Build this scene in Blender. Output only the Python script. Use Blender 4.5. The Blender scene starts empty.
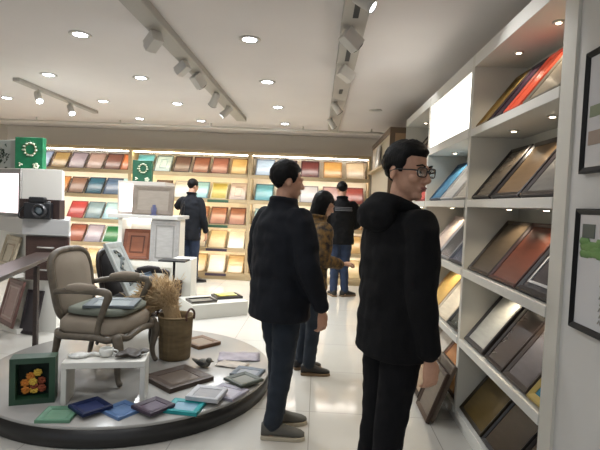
import bpy, bmesh, math, random
from math import pi, sin, cos, radians, sqrt
from mathutils import Vector, Matrix, noise, Euler
random.seed(7)
sc = bpy.context.scene
COL = sc.collection
V = Vector

# ------------------------------------------------------------------ materials
def lin(c):
    return tuple(((v/255)/12.92 if v/255 <= 0.04045 else ((v/255+0.055)/1.055)**2.4) for v in c)
MATS = {}
def mat(name, rgb, rough=0.5, metal=0.0, nscale=0, nmix=0.0, rgb2=None, bump=0.0, bscale=60, coat=0.0,
        emit=0.0, spec=0.5, alpha=1.0, stretch=None, wave=None, sheen=0.0, trans=0.0):
    if name in MATS: return MATS[name]
    m = bpy.data.materials.new(name); m.use_nodes = True
    nt = m.node_tree; b = nt.nodes['Principled BSDF']
    c = lin(rgb) + (1,)
    b.inputs['Base Color'].default_value = c
    b.inputs['Roughness'].default_value = rough
    b.inputs['Metallic'].default_value = metal
    b.inputs['Specular IOR Level'].default_value = spec
    if coat: b.inputs['Coat Weight'].default_value = coat; b.inputs['Coat Roughness'].default_value = 0.12
    if sheen: b.inputs['Sheen Weight'].default_value = sheen
    if trans: b.inputs['Transmission Weight'].default_value = trans
    if alpha < 1: b.inputs['Alpha'].default_value = alpha
    if emit:
        b.inputs['Emission Color'].default_value = c
        b.inputs['Emission Strength'].default_value = emit
    tc = None
    if nscale or bump or wave:
        tc = nt.nodes.new('ShaderNodeTexCoord'); mp = nt.nodes.new('ShaderNodeMapping')
        nt.links.new(tc.outputs['Object'], mp.inputs['Vector'])
        if stretch: mp.inputs['Scale'].default_value = stretch
    if nscale:
        n = nt.nodes.new('ShaderNodeTexNoise'); n.inputs['Scale'].default_value = nscale
        n.inputs['Detail'].default_value = 4
        nt.links.new(mp.outputs[0], n.inputs['Vector'])
        r = nt.nodes.new('ShaderNodeValToRGB')
        r.color_ramp.elements[0].position = 0.35; r.color_ramp.elements[1].position = 0.65
        r.color_ramp.elements[0].color = c
        c2 = lin(rgb2) + (1,) if rgb2 else tuple(min(1, v*(1+nmix)) for v in c[:3]) + (1,)
        r.color_ramp.elements[1].color = c2
        nt.links.new(n.outputs['Fac'], r.inputs['Fac'])
        nt.links.new(r.outputs['Color'], b.inputs['Base Color'])
    if wave:
        w = nt.nodes.new('ShaderNodeTexWave'); w.inputs['Scale'].default_value = wave
        w.inputs['Distortion'].default_value = 1.5
        nt.links.new(mp.outputs[0], w.inputs['Vector'])
        bp = nt.nodes.new('ShaderNodeBump'); bp.inputs['Strength'].default_value = 0.5; bp.inputs['Distance'].default_value = 0.01
        nt.links.new(w.outputs['Fac'], bp.inputs['Height']); nt.links.new(bp.outputs[0], b.inputs['Normal'])
    elif bump:
        n2 = nt.nodes.new('ShaderNodeTexNoise'); n2.inputs['Scale'].default_value = bscale
        n2.inputs['Detail'].default_value = 3
        nt.links.new(mp.outputs[0], n2.inputs['Vector'])
        bp = nt.nodes.new('ShaderNodeBump'); bp.inputs['Strength'].default_value = bump; bp.inputs['Distance'].default_value = 0.01
        nt.links.new(n2.outputs['Fac'], bp.inputs['Height']); nt.links.new(bp.outputs[0], b.inputs['Normal'])
    MATS[name] = m
    return m

# ------------------------------------------------------------------ mesh building
class MB:
    def __init__(s): s.v = []; s.f = []; s.sm = []
    def add(s, vs, fs, smooth=False, M=None):
        o = len(s.v)
        s.v += [tuple(M @ V(p)) if M is not None else tuple(p) for p in vs]
        s.f += [tuple(i+o for i in f) for f in fs]; s.sm += [smooth]*len(fs)
        return s
    def box(s, x0, x1, y0, y1, z0, z1, M=None):
        vs = [(x, y, z) for z in (z0, z1) for y in (y0, y1) for x in (x0, x1)]
        return s.add(vs, [(0,2,3,1),(4,5,7,6),(0,1,5,4),(1,3,7,5),(3,2,6,7),(2,0,4,6)], False, M)
    def prism(s, poly, z0, z1, M=None):
        n = len(poly)
        vs = [(x, y, z0) for x, y in poly] + [(x, y, z1) for x, y in poly]
        fs = [tuple(range(n-1, -1, -1)), tuple(range(n, 2*n))] + [(i, (i+1) % n, n+(i+1) % n, n+i) for i in range(n)]
        return s.add(vs, fs, False, M)
    def rings(s, rings, closed=True, smooth=True, M=None):
        n = len(rings[0]); vs = [p for r in rings for p in r]; fs = []
        for k in range(len(rings)-1):
            for i in range(n):
                j = (i+1) % n
                fs.append((k*n+i, k*n+j, (k+1)*n+j, (k+1)*n+i))
        if closed:
            fs.append(tuple(range(n-1, -1, -1))); L = (len(rings)-1)*n
            fs.append(tuple(range(L, L+n)))
        return s.add(vs, fs, smooth, M)
    def lathe(s, prof, n=24, M=None, closed=True):
        return s.rings([[(r*cos(2*pi*i/n), r*sin(2*pi*i/n), z) for i in range(n)] for r, z in prof], closed, True, M)
    def loft(s, secs, n=24, M=None):
        # secs: (cx, cy, cz, rx, ry, yaw, power)
        R = []
        for q in secs:
            cx, cy, cz, rx, ry = q[:5]; yaw = q[5] if len(q) > 5 else 0; pw = q[6] if len(q) > 6 else 2.3
            ring = []
            for i in range(n):
                a = 2*pi*i/n
                x = rx*math.copysign(abs(cos(a))**(2/pw), cos(a)); y = ry*math.copysign(abs(sin(a))**(2/pw), sin(a))
                ring.append((cx+x*cos(yaw)-y*sin(yaw), cy+x*sin(yaw)+y*cos(yaw), cz))
            R.append(ring)
        return s.rings(R, True, True, M)
    def tube(s, pts, rad, n=10, M=None, cap=True, loop=False, flat=1.0, up=None):
        pts = [V(p) for p in pts]
        if not isinstance(rad, (list, tuple)): rad = [rad]*len(pts)
        N = len(pts); R = []; prev = None
        for k in range(N):
            if loop: t = (pts[(k+1) % N]-pts[k-1])
            else: t = pts[min(k+1, N-1)]-pts[max(k-1, 0)]
            if t.length < 1e-9: t = V((0,0,1))
            t.normalize()
            if prev is None:
                u = V(up) if up else (V((0,0,1)) if abs(t.z) < .9 else V((1,0,0)))
            else: u = prev
            u = u-t*u.dot(t)
            if u.length < 1e-6: u = t.orthogonal()
            u.normalize(); prev = u; w = t.cross(u)
            ring = lambda c, r: [tuple(c+(u*cos(2*pi*i/n)+w*sin(2*pi*i/n)*flat)*r) for i in range(n)]
            if k == 0 and cap and not loop: R.append(ring(pts[0]-t*rad[0]*.6, rad[0]*.55))
            R.append(ring(pts[k], rad[k]))
            if k == N-1 and cap and not loop: R.append(ring(pts[-1]+t*rad[-1]*.6, rad[-1]*.55))
        if loop: R.append(R[0]); return s.rings(R, False, True, M)
        return s.rings(R, True, True, M)
    def ell(s, c, r, n=16, M=None, rot=None):
        R = []; m = n//2
        for k in range(1, m):
            a = -pi/2+pi*k/m
            R.append([V((r[0]*cos(a)*cos(2*pi*i/n), r[1]*cos(a)*sin(2*pi*i/n), r[2]*sin(a))) for i in range(n)])
        if rot is not None: R = [[rot @ p for p in q] for q in R]
        c = V(c); R = [[tuple(p+c) for p in q] for q in R]
        return s.rings(R, True, True, M)
    def mesh(s, name):
        me = bpy.data.meshes.new(name); me.from_pydata(s.v, [], s.f)
        me.polygons.foreach_set('use_smooth', s.sm)
        bm = bmesh.new(); bm.from_mesh(me); bmesh.ops.recalc_face_normals(bm, faces=bm.faces); bm.to_mesh(me); bm.free()
        return me

def catmull(pts, sub=6, loop=False):
    pts = [V(p) for p in pts]; n = len(pts); out = []
    rng = range(n) if loop else range(n-1)
    for i in rng:
        g = (lambda k: pts[k % n]) if loop else (lambda k: pts[max(0, min(n-1, k))])
        p0, p1, p2, p3 = g(i-1), g(i), g(i+1), g(i+2)
        for j in range(sub):
            t = j/sub
            out.append(0.5*((2*p1)+(p2-p0)*t+(2*p0-5*p1+4*p2-p3)*t*t+(3*p1-p0-3*p2+p3)*t**3))
    if not loop: out.append(pts[-1])
    return out
def lerps(vals, n):
    out = []
    for k in range(n):
        t = k/(n-1)*(len(vals)-1); i = min(int(t), len(vals)-2); out.append(vals[i]+(vals[i+1]-vals[i])*(t-i))
    return out

def tag(o, label=None, cat=None, group=None, kind=None):
    if label: o['label'] = label
    if cat: o['category'] = cat
    if group: o['group'] = group
    if kind: o['kind'] = kind
    return o
def thing(name, label, cat, loc=(0,0,0), rz=0, group=None, rx=0):
    o = bpy.data.objects.new(name, None); COL.objects.link(o); o.empty_display_size = .1
    o.location = loc; o.rotation_euler = (rx, 0, rz)
    return tag(o, label, cat, group)
def part(name, mb, m, parent=None, bevel=0, label=None, seg=2):
    me = mb.mesh(name) if isinstance(mb, MB) else mb
    me.materials.append(m)
    o = bpy.data.objects.new(name, me); COL.objects.link(o)
    if parent: o.parent = parent
    if bevel:
        b = o.modifiers.new('bevel', 'BEVEL'); b.width = bevel; b.segments = seg; b.limit_method = 'ANGLE'
    if label: o['label'] = label
    return o
def struct(name, mb, m, bevel=0):
    o = part(name, mb, m, None, bevel); o['kind'] = 'structure'; return o
def remesh(mb, voxel, smooth=3, fn=None, fac=.5):
    me = mb.mesh('tmp'); o = bpy.data.objects.new('tmp', me); COL.objects.link(o)
    r = o.modifiers.new('r', 'REMESH'); r.mode = 'VOXEL'; r.voxel_size = voxel; r.use_smooth_shade = True
    if smooth:
        s = o.modifiers.new('s', 'SMOOTH'); s.factor = fac; s.iterations = smooth
    dg = bpy.context.evaluated_depsgraph_get(); dg.update()
    out = bpy.data.meshes.new_from_object(o.evaluated_get(dg))
    bpy.data.objects.remove(o); bpy.data.meshes.remove(me)
    if fn:
        for v in out.vertices: v.co = fn(v.co)
    out.polygons.foreach_set('use_smooth', [True]*len(out.polygons))
    return out

# ------------------------------------------------------------------ common materials
WHITE = mat('white_lacquer', (214,212,204), .45)
CREAM = mat('cream_lacquer', (206,203,192), .5)
CHANNEL = mat('white_metal', (200,196,188), .45)
TRACKM = mat('grey_white_metal', (168,164,156), .5)
BLACK = mat('black_plastic', (22,22,24), .4)
TANWOOD = mat('pale_oak', (190,170,134), .5, nscale=6, rgb2=(178,156,120), stretch=(1,8,8))
DARKWOOD = mat('dark_wenge', (58,42,36), .35, nscale=8, rgb2=(44,32,28), stretch=(8,1,8))
LENS = mat('lamp_lens', (235,242,255), .3, emit=14)
PUCK = mat('puck_lens', (255,236,205), .3, emit=10)
LEDM = mat('led_warm', (255,238,208), .4, emit=14)
LEDW = mat('led_neutral', (255,248,240), .4, emit=14)

# ------------------------------------------------------------------ room
def floor_mat():
    m = bpy.data.materials.new('polished_tile'); m.use_nodes = True
    nt = m.node_tree; b = nt.nodes['Principled BSDF']
    tc = nt.nodes.new('ShaderNodeTexCoord')
    br = nt.nodes.new('ShaderNodeTexBrick'); br.offset = 0
    br.inputs['Scale'].default_value = 1.0; br.inputs['Brick Width'].default_value = .8; br.inputs['Row Height'].default_value = .8
    br.inputs['Mortar Size'].default_value = .003
    br.inputs['Color1'].default_value = lin((198,195,187))+(1,); br.inputs['Color2'].default_value = lin((194,191,183))+(1,)
    br.inputs['Mortar'].default_value = lin((158,155,148))+(1,)
    nt.links.new(tc.outputs['Object'], br.inputs['Vector'])
    nz = nt.nodes.new('ShaderNodeTexNoise'); nz.inputs['Scale'].default_value = 3; nz.inputs['Detail'].default_value = 5
    nt.links.new(tc.outputs['Object'], nz.inputs['Vector'])
    mx = nt.nodes.new('ShaderNodeMix'); mx.data_type = 'RGBA'; mx.blend_type = 'MULTIPLY'
    mx.inputs[0].default_value = .12
    nt.links.new(br.outputs['Color'], mx.inputs[6]); nt.links.new(nz.outputs['Fac'], mx.inputs[7])
    nt.links.new(mx.outputs[2], b.inputs['Base Color'])
    b.inputs['Roughness'].default_value = .09; b.inputs['Specular IOR Level'].default_value = .6
    return m
struct('floor', MB().box(-5.9, 1.45, -2.2, 8.9, -.1, 0), floor_mat())
CEILM = mat('ceiling_paint', (221,216,213), .9, nscale=1.2, rgb2=(216,211,208))
struct('ceiling', MB().box(-5.9, 1.45, -2.2, 8.9, 2.66, 2.76), CEILM)
WALLM = mat('wall_paint', (214,208,198), .8)
struct('wall_back', MB().box(-5.9, 1.45, 8.78, 8.9, 0, 2.66), WALLM)
struct('wall_left', MB().box(-6.0, -5.9, -2.2, 8.9, 0, 2.66), WALLM)
struct('wall_right', MB().box(1.335, 1.45, 1.99, 8.78, 0, 2.66), mat('white_wall_paint', (205,203,198), .7))
struct('wall_right_near', MB().box(.978, 1.45, -2.2, 1.90, 0, 2.66), mat('white_wall_paint', (205,203,198), .7))
struct('trim_1', MB().box(.966, 1.33, 1.90, 1.985, 0, 2.66), CREAM)

# ------------------------------------------------------------------ framed boards
def framed(name, label, cat, loc, rx, rz, w, h, border, fm, pm, group=None, t=.02, art=None, inner=None):
    a = abs(rx)
    o = thing(name, label, cat, (loc[0], loc[1], loc[2]+t*sin(a)+.0005), rz, group, rx)
    x, b = w/2, border
    L = [[(-x, t, 0), (x, t, 0), (x, t, h), (-x, t, h)], [(-x, 0, 0), (x, 0, 0), (x, 0, h), (-x, 0, h)],
         [(-x+b*.25, -.004, b*.25), (x-b*.25, -.004, b*.25), (x-b*.25, -.004, h-b*.25), (-x+b*.25, -.004, h-b*.25)],
         [(-x+b, .004, b), (x-b, .004, b), (x-b, .004, h-b), (-x+b, .004, h-b)],
         [(-x+b, t, b), (x-b, t, b), (x-b, t, h-b), (-x+b, t, h-b)]]
    L.append(L[0])
    part('frame', MB().rings(L, False, False), fm, o)
    p = part('panel', MB().box(-x+b-.001, x-b+.001, .007, t-.003, b-.001, h-b+.001), pm, o)
    if inner:   # a raised inner moulding
        i0, i1, im = inner
        q = [[(-x+i0, y, i0), (x-i0, y, i0), (x-i0, y, h-i0), (-x+i0, y, h-i0)] for y in (.008, .001)] + \
            [[(-x+i1, y, i1), (x-i1, y, i1), (x-i1, y, h-i1), (-x+i1, y, h-i1)] for y in (.001, .008)]
        q.append(q[0])
        part('moulding', MB().rings(q, False, False), im, o)
    if art: art(o, p)
    return o
def bmat(rgb, rough=.28, coat=.0, spec=.5):
    r2 = tuple(max(0, int(c*.94)) for c in rgb)
    return mat('board_%d_%d_%d' % rgb + ('_dull' if spec < .4 else ''), rgb, rough, spec=spec, nscale=7, rgb2=r2, coat=coat, stretch=(1, 1, 5))
def fmat(rgb, rough=.42):
    return mat('moulding_%d_%d_%d' % rgb, rgb, rough, nscale=14, rgb2=tuple(int(c*.92) for c in rgb), spec=.3)

# ------------------------------------------------------------------ back wall shelving
LEV = [.115, .56, .985, 1.435, 1.885]            # shelf tops, bottom row first
YB0, YB1 = 8.43, 8.77
BACKP = mat('cream_back', (238,228,206), .6)
def back_unit(x0, x1, label, ledm):
    u = thing('shelf_unit', label, 'shelf', (x0, YB0, 0), 0, 'lit shelving units along the back wall')
    w, d = x1-x0, YB1-YB0
    part('plinth', MB().box(0, w, .012, d, 0, .09), TANWOOD, u)
    for s in (0, 1):
        part('side_panel', MB().box(0+s*(w-.03), .03+s*(w-.03), 0, d, .09, 2.245), TANWOOD, u, .002)
    part('back_panel', MB().box(.03, w-.03, d-.015, d, .09, 2.2), BACKP, u)
    part('top_panel', MB().box(0, w, -.01, d, 2.245, 2.30), TANWOOD, u, .003)
    for i, z in enumerate(LEV):
        part('shelf', MB().box(.03, w-.03, 0, d-.015, z-.03, z).box(.03, w-.03, -.006, .012, z-.055, z+.012), TANWOOD, u)
    for i in range(5):
        zt = (LEV+[2.245])[i+1]-(.03 if i < 4 else 0)
        part('led_strip', MB().box(.05, w-.05, .03, .06, zt-.014, zt-.001), ledm, u, label='glowing warm light strip')
    return u
BX = [-5.515, -3.405, -1.245, .885]
u1 = back_unit(BX[0], BX[1]-.002, 'lit oak shelf unit on back wall behind the kiosk with the camera', LEDW)
u2 = back_unit(BX[1], BX[2]-.002, 'lit oak shelf unit on back wall where a man in dark coat browses', LEDM)
u3 = back_unit(BX[2], BX[3], 'lit oak shelf unit on back wall ending at right corner', LEDW)
LBL = mat('label_green', (58,96,72), .5); LBD = mat('label_dark', (62,52,70), .5)
for i, m in ((3, LBL), (2, LBL), (1, LBD), (0, LBD)):
    part('shelf_label', MB().box(1.42, 1.80, -.010, -.006, LEV[i]-.05, LEV[i]-.005), m, u2)

ROWN = {4: 'top', 3: 'second', 2: 'third', 1: 'fourth', 0: 'bottom'}
def muted(c, k=.26, g=.84):
    m = sum(c)/3
    return tuple(int((v+(m-v)*k)*g) for v in c)
def back_boards(x0, n, pitch, x1w, bayname, rows):
    for lev, items in rows.items():
        for k, it in enumerate(items):
            if it is None: continue
            desc = it[0]; prgb, frgb = muted(it[1]), muted(it[2])
            x = x0+pitch*(k+.5)
            inner = (.085, .10, fmat(it[3])) if len(it) > 3 else None
            framed('sample_board', '%s sample board on the %s shelf, %s of back wall' % (desc, ROWN[lev], bayname), 'sample board',
                   (x, YB0+.016, LEV[lev]), -radians(37), 0, x1w, .385, .022, fmat(frgb), bmat(prgb), 'sample boards on the %s back shelf, %s' % (ROWN[lev], bayname), .016, None, inner)
LB, MBY, RB = 'left lit bay', 'middle lit bay', 'right lit bay'
back_boards(-5.575, 6, .33, .30, LB, {
    4: [None, ('blue and white', (150,170,205), (110,120,150)), ('yellow brown', (178,140,70), (120,92,60)), ('greyish lilac', (158,140,150), (112,98,104)), ('pinkish beige', (176,138,120), (140,108,92)), ('dark red brown', (134,78,60), (90,54,44)),][0:6],
    3: [None, None, ('orange', (222,138,52), (190,110,46)), ('brown', (150,104,76), (84,60,50)), ('dark teal', (38,104,130), (24,52,70)), ('slate blue', (78,112,150), (50,66,96))],
    2: [None, None, None, ('bright red', (214,54,50), (190,60,54)), ('grey teal', (126,160,166), (96,120,124)), ('light cyan', (176,224,228), (150,200,206))],
    1: [None, None, None, ('rust red', (168,80,52), (120,56,40)), ('lilac grey', (176,164,176), (150,138,150)), ('emerald green', (26,132,62), (210,215,205))],
    0: [None, None, None, ('golden tan', (206,166,96), (180,140,80)), ('pale yellow', (232,206,140), (200,170,110)), None]})
framed('sample_board', 'copper orange narrow sample board at right end of top shelf, left lit bay', 'sample board', (-3.53, YB0+.016, LEV[4]), -radians(37), 0, .148, .385, .02, fmat((140,84,48)), bmat((190,112,66)), None, .016)
framed('sample_board', 'pale aqua narrow sample board at right end of second shelf, left lit bay', 'sample board', (-3.53, YB0+.016, LEV[3]), -radians(37), 0, .148, .385, .02, fmat((170,205,205)), bmat((190,226,224)), None, .016)
back_boards(-3.355, 6, .345, .30, MBY, {
    4: [('bright cyan', (92,204,226), (110,196,214)), ('pale aqua double framed', (186,214,214), (120,140,140), (140,165,168)), ('dark walnut', (112,78,66), (74,56,52)), ('reddish brown', (158,88,62), (96,58,46)), ('dusty terracotta', (172,98,76), (112,66,54)), ('golden tan', (226,182,96), (150,110,62))],
    3: [None, ('mocha brown', (132,96,70), (96,70,52)), ('off-white', (214,214,204), (190,190,180)), ('light teal', (142,204,214), (112,160,172)), ('olive yellow', (196,174,62), (206,196,150)), ('pinkish grey', (206,186,172), (190,172,160), (170,150,140))],
    2: [None, None, None, ('orange brown', (206,134,84), (170,104,64)), ('copper brown', (184,112,76), (120,74,52)), ('chestnut', (178,106,72), (120,74,52))],
    1: [None, None, None, ('grey framed', (206,186,150), (130,116,96)), ('plain beige', (222,190,130), (206,176,120)), ('creamy white', (238,228,206), (226,214,190))],
    0: [None, None, None, ('tan framed', (226,190,122), (180,142,84)), ('bright white', (244,238,224), (226,214,190)), ('honey coloured', (224,184,116), (190,152,92))]})
back_boards(-1.19, 5, .405, .33, RB, {
    4: [('pale blue', (176,206,232), (120,146,176)), ('dusky mauve', (150,120,124), (110,86,90)), ('dark red', (122,50,44), (84,38,36)), ('amber orange', (228,160,62), (206,140,60)), ('light beige', (222,192,146), (196,162,112))],
    3: [('teal', (82,168,178), (60,110,116)), ('dark sea green', (48,104,100), (34,66,66)), ('pale silver', (196,192,190), (150,146,146)), ('dusty pink', (190,146,140), (150,112,106)), ('brick red', (176,66,54), (140,54,46))],
    2: [('pale cyan', (170,206,206), (140,176,176)), ('sand coloured', (206,176,130), (170,140,98)), ('light grey', (190,184,176), (150,146,140)), ('tan', (206,160,104), (160,120,76)), ('caramel', (202,146,82), (170,116,62))],
    1: [('ivory', (236,226,204), (214,200,172)), None, None, ('buff', (218,188,138), (186,152,104)), ('ochre', (214,164,84), (176,130,64))],
    0: [('straw coloured', (228,196,134), (190,156,98)), None, None, ('cream', (240,226,190), (220,200,160)), ('pale gold', (236,206,140), (206,172,104))]})

# ------------------------------------------------------------------ right-hand white shelving
XR = .97
LVR = [.105, .572, 1.035, 1.492, 1.948]
def right_unit(y0, y1, label, lightbox=False, depth=.355, top=2.43):
    u = thing('display_shelf', label, 'shelf', (XR, y0, 0), 0, 'white display shelves along the right wall')
    w = y1-y0
    part('plinth', MB().box(.012, depth, 0, w, 0, LVR[0]-.035), WHITE, u)
    for s in (0, 1):
        part('side_panel', MB().box(0, depth, s*(w-.022), s*(w-.022)+.022, LVR[0]-.035, top), CREAM, u, .002)
    part('back_panel', MB().box(depth-.02, depth, .022, w-.022, LVR[0], 2.35), CREAM, u)
    part('top_panel', MB().box(0, depth, .0225, w-.0225, 2.35, top), WHITE, u, .002)
    for i, z in enumerate(LVR):
        part('shelf', MB().box(-.004, depth-.02, .0225, w-.0225, z-.048, z), WHITE, u, .002)
    for i in (1, 2, 3, 4):
        if lightbox and i == 4: continue
        zt = (LVR+[2.35])[i+1]-.048 if i < 4 else 2.35
        for fy in (.33, .72):
            for k in (0,):
                p = part('puck_lamp', MB().lathe([(.03, 0), (.03, -.006), (.014, -.008)], 16, Matrix.Translation((.15, w*fy, zt))), CHANNEL, u)
                part('lamp_lens', MB().lathe([(.013, -.0075), (.013, -.0095)], 14, Matrix.Translation((.15, w*fy, zt))), PUCK, p)
            ld = bpy.data.lights.new('puck_light', 'SPOT'); ld.energy = 2.3; ld.color = (1, .86, .66); ld.spot_size = radians(125); ld.spot_blend = .6; ld.shadow_soft_size = .02
            lo = bpy.data.objects.new('puck_light', ld); COL.objects.link(lo); lo.parent = u; lo.location = (.15, w*fy, zt-.02)
    if lightbox:
        part('light_panel', MB().box(.012, .03, .03, w-.03, 1.965, 2.335), mat('lightbox_glow', (255,250,240), .4, emit=1.5), u, label='glowing white light panel')
        part('light_panel_trim', MB().box(0, .02, .0225, .034, 1.949, 2.349).box(0, .02, w-.034, w-.0225, 1.949, 2.349).box(0, .02, .034, w-.034, 1.949, 1.966).box(0, .02, .034, w-.034, 2.334, 2.349), WHITE, u)
    return u
YA, YBb, YC, YD = 1.99, 3.17, 4.37, 5.55
right_unit(YA, YBb-.001, 'white shelf unit nearest the camera beside the framed pictures')
right_unit(YBb, YC-.001, 'white shelf unit topped by a glowing white light panel', True)
right_unit(YC, YD, 'white shelf unit beyond the light panel, mostly behind the man in glasses')
def rboard(y, lev, w, desc, prgb, frgb, border=.022, inner=None, where=None, rough=.24, h=.40):
    framed('sample_board', '%s sample board on the %s shelf of %s' % (desc, ROWN[lev], where), 'sample board',
           (XR+.018, y, LVR[lev]), -radians(37), -pi/2, w, h, border, fmat(frgb, .4), bmat(prgb, rough, 0, .22), 'sample boards on white right shelves', .022, None, inner)
WA = 'the nearest white unit'
rboard(3.02, 4, .20, 'dull gold', (150,122,62), (120,96,52), where=WA)
rboard(2.79, 4, .20, 'dark purple black', (58,38,52), (36,28,36), where=WA)
rboard(2.57, 4, .20, 'coral red', (222,92,62), (206,84,60), where=WA)
rboard(2.24, 4, .36, 'grey beige', (150,140,122), (120,112,98), where=WA)
rboard(2.975, 3, .30, 'taupe black-edged', (98,88,76), (34,30,30), where=WA)
rboard(2.60, 3, .37, 'tan brown black-edged', (122,100,76), (34,28,28), .03, where=WA)
rboard(2.22, 3, .34, 'silvery grey dark-edged', (120,118,114), (50,42,42), .03, where=WA)
rboard(2.94, 2, .36, 'bronze grey with pale edge', (84,72,58), (60,52,44), where=WA)
rboard(2.57, 2, .36, 'glossy reddish brown', (104,58,44), (70,38,32), where=WA)
rboard(2.20, 2, .35, 'charcoal white-lined', (66,62,64), (44,42,44), .03, (.055, .068, fmat((190,190,190))), WA)
rboard(2.95, 1, .33, 'marbled silver white', (176,176,170), (50,46,46), .03, where=WA)
rboard(2.61, 1, .26, 'deep brown', (56,46,42), (40,32,30), where=WA)
rboard(2.33, 1, .28, 'brown and grey', (88,84,86), (52,42,36), .03, where=WA)
rboard(2.105, 1, .16, 'teal blue gold-framed', (46,112,132), (168,146,74), .035, where=WA)
rboard(2.93, 0, .40, 'dark antique gold', (88,72,40), (52,44,28), where=WA)
rboard(2.54, 0, .34, 'blackish brown', (54,46,40), (30,26,24), where=WA)
rboard(2.19, 0, .34, 'dark umber', (70,56,46), (36,30,26), where=WA)
WB = 'the light-panel unit'
rboard(4.12, 3, .36, 'sky blue', (74,128,164), (44,70,96), where=WB)
rboard(3.76, 3, .34, 'silvery white', (206,206,206), (180,182,186), where=WB)
rboard(3.38, 3, .36, 'off-white', (196,192,184), (170,166,160), where=WB)
rboard(4.12, 2, .34, 'pinkish white', (206,190,180), (170,154,146), where=WB)
rboard(3.77, 2, .34, 'black silver-edged', (60,60,64), (140,140,142), where=WB)
rboard(3.41, 2, .34, 'dark navy', (40,52,78), (24,28,40), where=WB)
rboard(4.10, 1, .36, 'golden yellow', (190,156,92), (150,116,66), where=WB)
rboard(3.73, 1, .36, 'cream white', (216,206,186), (190,178,158), where=WB)
rboard(3.37, 1, .34, 'dark green grey', (58,62,56), (34,36,34), where=WB)
rboard(4.10, 0, .36, 'warm white', (214,204,190), (186,170,150), where=WB)
rboard(3.72, 0, .36, 'orange brown', (196,132,82), (140,88,52), where=WB)
rboard(3.37, 0, .33, 'honey brown', (170,128,82), (70,52,40), where=WB)
WC = 'the unit beyond the light panel'
rboard(5.22, 4, .40, 'dark grey', (70,66,62), (44,42,40), where=WC)
rboard(4.74, 4, .40, 'umber brown', (92,74,58), (60,48,40), where=WC)
rboard(4.75, 3, .40, 'pink red', (206,86,84), (180,76,72), where=WC)

# wooden unit past the white ones
cab = thing('wooden_cabinet', 'brown framed wooden cabinet end rising above the head of the man in glasses', 'cabinet', (.80, 5.62, 0))
part('body', MB().box(.02, .53, .03, 1.9, 0, 2.30), mat('pale_wood_box', (188,176,152), .5), cab)
part('end_panel', MB().box(.0, .53, 0, .03, 0, 2.36).box(-.002, .53, .03, 1.9, 2.30, 2.36), mat('brown_edge', (92,74,54), .45), cab)
part('inset', MB().box(.06, .49, -.006, .001, 1.2, 2.29), mat('tan_inset', (150,122,90), .5), cab)
for k, z in enumerate((.5, 1.0, 1.5, 1.92)):
    part('shelf', MB().box(-.05, .02, .05, 1.88, z, z+.03), TANWOOD, cab)
framed('sample_board', 'white sample board on the wooden cabinet past the man in glasses', 'sample board', (.765, 6.6, 1.95), -radians(5), -pi/2, .32, .30, .02, fmat((200,196,188)), bmat((214,212,206)), None, .012)

# ------------------------------------------------------------------ pictures on the right wall
PICF = mat('black_satin', (16,16,18), .5, spec=.25)
PAPER = mat('picture_paper', (196,196,198), .35, coat=.4)
def art_green(o, p):
    g = MB()
    for k in range(26):
        x = -.17+random.random()*.26; z = .275+random.random()*.055
        g.ell((x, .0055, z), (.03+.02*random.random(), .0016, .02), 8)
    part('print', g, mat('print_green', (98,140,70), .5), p, label='green foliage print')
    d = MB(); d.box(-.175, -.10, .004, .0068, .335, .385); d.box(-.06, .05, .004, .0068, .345, .375)
    part('print', d, mat('print_dark', (84,92,84), .5), p)
    s = MB()
    for r in range(7):
        for k in range(4+r % 3):
            x = -.05+k*.028+.006*(r % 2); z = .05+r*.021
            s.tube([(x, .0062, z), (x+.008, .0062, z+.012), (x+.016, .0062, z-.002)], .0022, 5)
    part('print', s, mat('print_grey', (140,138,128), .5), p, label='grey sketched marks')
def art_room(o, p):
    d = MB(); d.box(-.18, .18, .004, .0068, .10, .15)
    part('print', d, mat('print_brown', (150,132,118), .5), p)
    d = MB(); d.box(-.18, .18, .004, .0066, .20, .24)
    part('print', d, mat('print_olive', (122,132,104), .5), p)
framed('framed_picture', 'black framed picture with green foliage at top, lower on the right wall', 'picture', (.9775-.021, 1.585, 1.005), 0, -pi/2, .44, .44, .022, PICF, PAPER, 'black framed pictures on the right wall', .02, art_green)
framed('framed_picture', 'black framed picture with brown band, upper on the right wall', 'picture', (.9775-.021, 1.585, 1.572), 0, -pi/2, .44, .44, .022, PICF, PAPER, 'black framed pictures on the right wall', .02, art_room)

# frames leaning on the floor at the foot of the shelves
for k, (x, y, w, h, f, pn, lb) in enumerate([
    (.77, 3.27, .32, .36, (74,58,48), (112,100,88), 'brown edged frame leaning on floor against white shelf, nearest of three'),
    (.775, 3.30, .34, .40, (120,106,92), (110,98,86), 'greyish frame leaning on floor behind the nearest brown edged one'),
    (.80, 3.74, .44, .40, (52,42,38), (176,150,122), 'dark edged frame with pinkish tan panel leaning by the hand of man in glasses')]):
    if k == 1: x += .035; y = 3.31
    framed('leaning_sample', lb, 'frame sample', (x, y, 0), -radians(20), -pi/2, w, h, .035, fmat(f), bmat(pn, .45), 'frames leaning on the floor', .022)

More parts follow.
